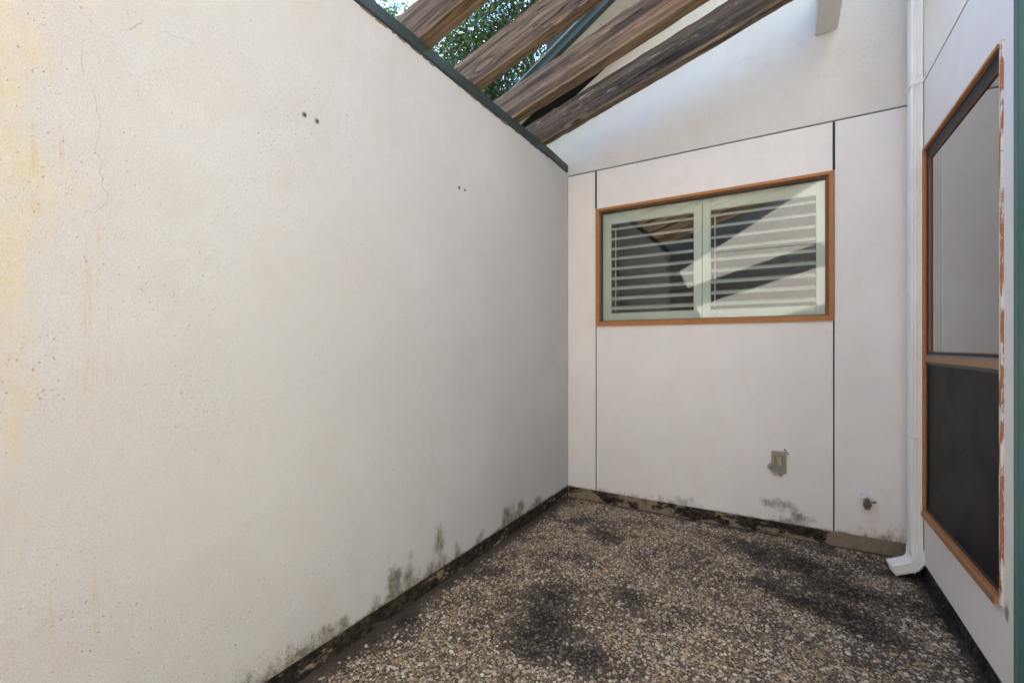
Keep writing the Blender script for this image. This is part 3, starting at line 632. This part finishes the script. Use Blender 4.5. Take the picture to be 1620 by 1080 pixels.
for v in el.verts:                                       # the elbow is twisted towards the yard
    q = sst(.165 - v.co.z, 0, .05) * math.radians(9); rx, ry = v.co.x - cxd, v.co.y - cyd
    v.co.x = cxd + rx * math.cos(q) - ry * math.sin(q); v.co.y = cyd + rx * math.sin(q) + ry * math.cos(q) - .010 * q / math.radians(9)
eo = obj('elbow', el, MT['white_metal'], ds); sm = eo.modifiers.new('solid', 'SOLIDIFY'); sm.thickness = .0012; sm.offset = 1
def strap(z, tilt):
    st_ = B(); x0, x1, y0 = DX0 - .003, DX1 + .002, DY0 - .003
    def bandbox(pa, pb, h_): 
        pa = Vector(pa); pb = Vector(pb); d = (pb - pa).normalized(); n_ = d.cross(Vector((0, 0, 1))).normalized() * .0016
        hexa(st_, [pa - n_ - Vector((0, 0, h_)), pb - n_ - Vector((0, 0, h_)), pb + n_ - Vector((0, 0, h_)), pa + n_ - Vector((0, 0, h_)),
                   pa - n_ + Vector((0, 0, h_)), pb - n_ + Vector((0, 0, h_)), pb + n_ + Vector((0, 0, h_)), pa + n_ + Vector((0, 0, h_))])
    bandbox((x0, DY1, z), (x0, y0, z), .011); bandbox((x0, y0, z), (x1, y0, z + tilt * .3), .011); bandbox((x1, y0, z + tilt * .3), (W - .0035, y0 - .06, z + tilt), .011)
    for q in (.3, .7): cyl(st_, (x0 + .004, y0 - .003, z), (x0 + .004, y0, z), .0018, n=8)
    bmesh.ops.recalc_face_normals(st_, faces=st_.faces); return st_
obj('strap', strap(2.578, .032), MT['white_metal'], ds)
s2 = B(); box(s2, DX0 - .002, DX1 + .001, DY0 - .0022, DY0 - .0002, .735, .765, .0006); box(s2, DX0 - .0022, DX0 - .0003, DY0 - .002, DY1, .735, .765, .0006)
box(s2, DX0 - .0025, DX1 + .001, DY0 - .003, DY0 - .0021, .7645, .767); box(s2, DX0 - .0025, DX1 + .001, DY0 - .003, DY0 - .0021, .733, .7355)
obj('strap', s2, MT['white_metal'], ds)

# --- hose tap
px_, pz_ = 1.902, .318
tp = thing('hose_tap', (px_, Y0, pz_), 'small bronze hose tap in a white sleeve on the wall panel beside the downspout', 'tap')
a_ = B(); cyl(a_, (px_, Y0 + .01, pz_ + .010), (px_ + .003, Y0 - .022, pz_ + .005), .024, .022, 28); cyl(a_, (px_ + .003, Y0 - .022, pz_ + .005), (px_ + .006, Y0 - .045, pz_), .0195, .019, 28)
obj('sleeve', a_, paint('white_sleeve', (.66, .69, .74), .4, .2, (.2, .2, .2), 60), tp)
a_ = B(); cyl(a_, (px_ + .006, Y0 - .0455, pz_ - .002), (px_ + .008, Y0 - .062, pz_ - .006), .0135, .011, 20)
cyl(a_, (px_ + .007, Y0 - .055, pz_ - .002), (px_ + .005, Y0 - .058, pz_ - .034), .0125, .0115, 18); box(a_, px_ - .014, px_ + .026, Y0 - .074, Y0 - .044, pz_ - .028, pz_ - .016, .004)
cyl(a_, (px_ + .005, Y0 - .058, pz_ - .028), (px_ + .005, Y0 - .058, pz_ - .040), .0195, .017, 8)
obj('valve', a_, MT['brass'], tp)
obj('outlet', cyl(cyl(B(), (px_ + .005, Y0 - .058, pz_ - .0405), (px_ + .005, Y0 - .058, pz_ - .052), .0125, n=20), (px_ + .005, Y0 - .058, pz_ - .046), (px_ + .005, Y0 - .058, pz_ - .049), .014, n=20), paint('worn_brass', (.22, .20, .17), .4, .3, (.05, .04, .03), 60), tp)
a_ = cyl(B(), (px_ + .007, Y0 - .060, pz_ - .006), (px_ + .036, Y0 - .072, pz_ - .001), .0045, .004, 10); cyl(a_, (px_ + .033, Y0 - .071, pz_ - .0015), (px_ + .043, Y0 - .075, pz_ - .0005), .0075, .0065, 14)
obj('handle', a_, MT['brass'], tp)

# --- broken fixture box on the back wall
def vc(x, y): p = onY(1200 + x / 13.5, 690 + y / 13.5); return (p[0], p[2])
outl = [vc(*q) for q in [(280, 300), (592, 322), (606, 790), (310, 762), (175, 625), (268, 545)]]
inl = [vc(*q) for q in [(328, 380), (562, 395), (568, 755), (325, 738), (222, 642), (322, 580)]]
vx, vz = 1.465, .472
fx = thing('fixture_box', (vx, Y0, vz), 'broken tan fixture box with a notched corner, set low in the back wall', 'fixture box')
fb = B(); yf, yb = Y0 - .020, Y0 + .012
o_f = [fb.verts.new((p[0], yf, p[1])) for p in outl]; o_b = [fb.verts.new((p[0], yb, p[1])) for p in outl]
i_f = [fb.verts.new((p[0], yf, p[1])) for p in inl]; i_b = [fb.verts.new((p[0], Y0 - .002, p[1])) for p in inl]
for k in range(6):
    j = (k + 1) % 6
    for q in ((o_b[k], o_b[j], o_f[j], o_f[k]), (o_f[k], o_f[j], i_f[j], i_f[k]), (i_f[k], i_f[j], i_b[j], i_b[k])): fb.faces.new(q)
bmesh.ops.recalc_face_normals(fb, faces=fb.faces)
obj('casing', fb, paint('tan_rim', (.37, .32, .235), .55, .45, (.12, .10, .07), 60), fx)
obj('plate', prism(B(), [(p[0], Y0 - .0022, p[1]) for p in inl], (0, -.0008, 0)), paint('grey_green_plate', (.21, .23, .22), .35, .5, (.36, .34, .28), 35), fx)
yel = paint('yellowed_plastic', (.52, .40, .17), .4, .3, (.2, .15, .08), 80)
w_ = B()
for pts in ([(385, 420), (430, 415), (440, 500), (400, 520)], [(445, 430), (485, 425), (480, 520), (430, 560), (395, 535), (445, 505)], [(440, 560), (485, 540), (485, 610), (425, 620)]):
    prism(w_, [(vc(*q)[0], Y0 - .0032, vc(*q)[1]) for q in pts], (0, -.003, 0))
obj('lamp_holder', w_, yel, fx)
w_ = B(); rv = random.Random(4)
for qx, qy, s_ in ((560, 280, .009), (600, 330, .009), (640, 370, .008), (575, 350, .007)):
    c_ = vc(qx, qy); t_ = bmesh.new(); bmesh.ops.create_icosphere(t_, subdivisions=2, radius=s_ * .6)
    for v in t_.verts: v.co *= rv.uniform(.8, 1.2); v.co.y *= 1.2
    bmesh.ops.transform(t_, matrix=Matrix.Translation((c_[0], Y0 - .014, c_[1])), verts=t_.verts); merge(w_, t_)
obj('hinge', w_, paint('corroded_hinge', (.12, .11, .085), .7, .5, (.3, .28, .22), 200), fx)
w_ = B()
for k in range(16):
    c_ = vc(rv.uniform(250, 540), 790 + rv.uniform(-10, 60) - (0 if k % 3 else 20)); s_ = rv.uniform(.0015, .0045)
    t_ = bmesh.new(); bmesh.ops.create_icosphere(t_, subdivisions=1, radius=s_)
    for v in t_.verts: v.co *= rv.uniform(.7, 1.3)
    bmesh.ops.transform(t_, matrix=Matrix.Translation((c_[0], Y0 - .003, c_[1])), verts=t_.verts); merge(w_, t_)
obj('debris', w_, paint('crumbled_sealant', (.16, .12, .07), .9, .5, (.05, .04, .03), 200), fx)

# ------------------------------------------------------------------ pergola: rafters and ledger
led = thing('ledger_beam', (1.716, 3.0, 3.12), 'off-white painted beam running out from the back wall under the rafters', 'beam')
lb = hexa(B(), [(1.66, .2, 3.116), (1.772, .2, 3.130), (1.772, Y0 - .004, 3.130), (1.66, Y0 - .004, 3.116), (1.66, .2, 3.36), (1.772, .2, 3.37), (1.772, Y0 - .004, 3.37), (1.66, Y0 - .004, 3.36)])
bmesh.ops.bevel(lb, geom=lb.edges[:], offset=.004, segments=2, affect='EDGES')
obj('timber', lb, MT['white_beam'], led)
def rafter(y0, y1, label, seed, hgt=.187, x1=1.655, xs=-.20, mat='wood'):
    L = (x1 - xs) / math.cos(math.atan(.30)); nx, ny, nz = 90, 4, 10; wd = y1 - y0
    bm = B(); bmesh.ops.create_cube(bm, size=1)
    bmesh.ops.transform(bm, matrix=Matrix.Translation((L / 2, 0, hgt / 2)) @ Matrix.Diagonal((L, wd, hgt, 1)), verts=bm.verts)
    ed = lambda ax: [e_ for e_ in bm.edges if abs((e_.verts[0].co - e_.verts[1].co).normalized()[ax]) > .99]
    bmesh.ops.subdivide_edges(bm, edges=ed(0), cuts=nx, use_grid_fill=True)
    bmesh.ops.subdivide_edges(bm, edges=ed(2), cuts=nz, use_grid_fill=True); bmesh.ops.subdivide_edges(bm, edges=ed(1), cuts=ny, use_grid_fill=True)
    rr = random.Random(seed); ph = [rr.uniform(0, 6.3) for _ in range(8)]
    X = np.array([v.co.x for v in bm.verts]); Y = np.array([v.co.y for v in bm.verts]); Z = np.array([v.co.z for v in bm.verts])
    nb = fbm(X * 9, Z * 22 + Y * 30, seed, 4) - .5; ne = fbm(X * 14, Y * 8 + Z * 3, seed + 40, 5) - .5
    for k, v in enumerate(bm.verts):
        ey = abs(v.co.y) / (wd / 2); bot = 1 - v.co.z / hgt
        v.co.y += (1 if v.co.y > 0 else -1) * nb[k] * .008 * (ey > .5)
        corner = (ey > .95)
        if v.co.z < .004: v.co.z += .006 * ne[k] + (.002 + .010 * max(0, ne[k]) if corner else 0)
        if v.co.z > hgt - .004: v.co.z += .014 * ne[k] - (.003 if corner else 0)
        v.co.z += .003 * math.sin(X[k] * 2.1 + ph[0])
    o = obj('rafter', bm, MT[mat]); o.location = (xs, (y0 + y1) / 2, 2.664 + .30 * xs); o.rotation_euler = (0, -math.atan(.30), 0)
    for p in o.data.polygons: p.use_smooth = True
    try: o.data.set_sharp_from_angle(angle=math.radians(38))
    except Exception: pass
    return tagit(o, label, 'rafter', 'weathered pergola rafters')
rafter(1.612, 1.700, 'weathered grey-brown rafter nearest the camera, leftmost of the four, sky on its left', 11)
rafter(2.060, 2.125, 'second weathered rafter from the left, tree foliage showing on both sides', 23)
rafter(2.478, 2.557, 'third weathered rafter from the left, beside the green roof fascia', 35)
rafter(2.900, 2.955, 'darkest, splintered rafter closest to the back wall, above the gable joint', 47, mat='wood_dark')
for k, lb_ in enumerate(('first', 'second', 'third', 'fourth')):
    rafter(1.243 - .413 * k, 1.308 - .413 * k, lb_ + ' overhead rafter on the camera side, dark in the window reflection', 60 + k)

# ------------------------------------------------------------------ house across the courtyard, behind the camera (it lights the yard and shows in the window)
op = thing('neighbouring_wing', (1.5, YW - .2, 0), 'pale stucco wing facing the back wall, seen only as a reflection in the shuttered window', 'house')
obj('wall_panel', bx(-.3, 6, YW - .10, YW, .06, 2.571), MT['stucco_far'], op)
obj('gable_panel', prism(B(), [(-.3, YW, 2.579), (6, YW, 2.579), (6, YW, roofz(6)), (-.3, YW, roofz(-.3))], (0, -.10, 0)), MT['stucco_far'], op)
obj('sheathing', bx(-.3, 6, YW - .30, YW - .015, .0, 2.60), MT['gap'], op)
obj('roof', hexa(B(), [(XL, -3, roofz(XL)), (4, -3, roofz(4)), (4, -.017, roofz(4)), (XL, -.017, roofz(XL)), (XL, -3, roofz(XL) + .06), (4, -3, roofz(4) + .06), (4, -.017, roofz(4) + .06), (XL, -.017, roofz(XL) + .06)]), MT['roof'], op)

# ------------------------------------------------------------------ trees beyond the wall
def leafmat(name, c0, c1):
    m = M(name); r_ = m.n('ShaderNodeNewGeometry').outputs['Random Per Island']
    c = m.mix(r_, c0, c1); t = m.t; out = [n for n in t.nodes if n.type == 'OUTPUT_MATERIAL'][0]
    m.done(c, .5, None, .35); tl = m.n('ShaderNodeBsdfTranslucent'); m.put(m.mix(.5, c, (.10, .16, .02)), tl.inputs[0])
    mx = m.n('ShaderNodeMixShader'); mx.inputs[0].default_value = .22; m.put(m.b.outputs[0], mx.inputs[1]); m.put(tl.outputs[0], mx.inputs[2]); m.put(mx.outputs[0], out.inputs[0]); return m.m
bark = paint('bark', (.10, .085, .07), .9, .5, (.04, .035, .03), 12, .01)
def tree(base, cc, rad, n, label, mat, seed, name='oak_tree', dens=1.0, leaf=.05):
    rs = np.random.RandomState(seed); t = thing(name, base, label, 'tree', None)
    nc = int(150 * dens); dv = rs.normal(size=(nc, 3)); dv /= np.linalg.norm(dv, axis=1)[:, None]
    rr = rs.uniform(.25, 1, nc) ** .45; cl = np.array(cc) + dv * rr[:, None] * np.array(rad)
    trunk = B(); b = Vector(base); c = Vector(cc); fork = b.lerp(c, .45)
    def limb(p, q, r0, r1, k=5):
        p = Vector(p); q = Vector(q); prev = p; rnd = random.Random(int(r0 * 1e5) + int(q.x * 100))
        for i in range(1, k + 1):
            x = p.lerp(q, i / k); 
            if i < k: x += Vector([rnd.uniform(-.06, .06) * (q - p).length for _ in range(3)])
            cyl(trunk, prev, x, r0 + (r1 - r0) * (i - 1) / k, r0 + (r1 - r0) * i / k, 9, False); prev = x
    limb(b, fork, .26, .18); mains = []
    for k in range(7):
        q = c + Vector(dv[k] * .55 * np.array(rad)); limb(fork, q, .12, .04); mains.append(q)
    for k in range(0, nc, 2):
        q = Vector(cl[k]); m_ = min(mains, key=lambda z: (z - q).length); limb(m_, q, .03, .006, 4)
    obj('trunk', trunk, bark, t, True)
    which = rs.randint(0, nc, n); sg = rs.uniform(.22, .5, nc) * (np.mean(rad) / 3)
    P = cl[which] + rs.normal(size=(n, 3)) * sg[which][:, None] * np.array((1, 1, .75))
    d = rs.normal(size=(n, 3)); d[:, 2] -= .3; d /= np.linalg.norm(d, axis=1)[:, None]; s_ = np.cross(d, rs.normal(size=(n, 3))); s_ /= np.linalg.norm(s_, axis=1)[:, None]
    L = leaf * rs.uniform(.7, 1.35, n)[:, None]; wd = L * .36; nn = np.cross(d, s_)
    V = np.stack([P - d * L, P + s_ * wd + nn * L * .12, P + d * L, P - s_ * wd + nn * L * .12], 1).astype(np.float32)
    idx = np.arange(n * 4, dtype=np.int32).reshape(n, 4)
    lo = idx[:, [0, 1, 2, 0, 2, 3]].ravel(); me = bpy.data.meshes.new('crown'); me.vertices.add(n * 4); me.vertices.foreach_set('co', V.ravel())
    me.loops.add(n * 6); me.loops.foreach_set('vertex_index', lo); me.polygons.add(n * 2); me.polygons.foreach_set('loop_start', np.arange(0, n * 6, 3, dtype=np.int32)); me.update(calc_edges=True)
    obj('crown', me, mat, t)
lm1 = leafmat('oak_leaf', (.014, .030, .014), (.040, .068, .022)); lm2 = leafmat('light_leaf', (.035, .065, .018), (.085, .12, .030))
tree((-3.4, 10.4, -.06), (-3.1, 9.6, 8.0), (3.4, 2.8, 3.2), 85000, 'large dark green oak rising behind the middle rafters', lm1, 3)
tree((-6.2, 9.8, -.06), (-5.6, 8.6, 5.9), (2.3, 2.2, 1.9), 38000, 'lighter yellow-green tree low behind the coping at the first gap', lm2, 8)
tree((-7.6, 7.6, -.06), (-7.4, 8.0, 8.6), (1.7, 1.5, 1.5), 14000, 'thin treetop against open blue sky at the top left', lm1, 14, dens=.8)
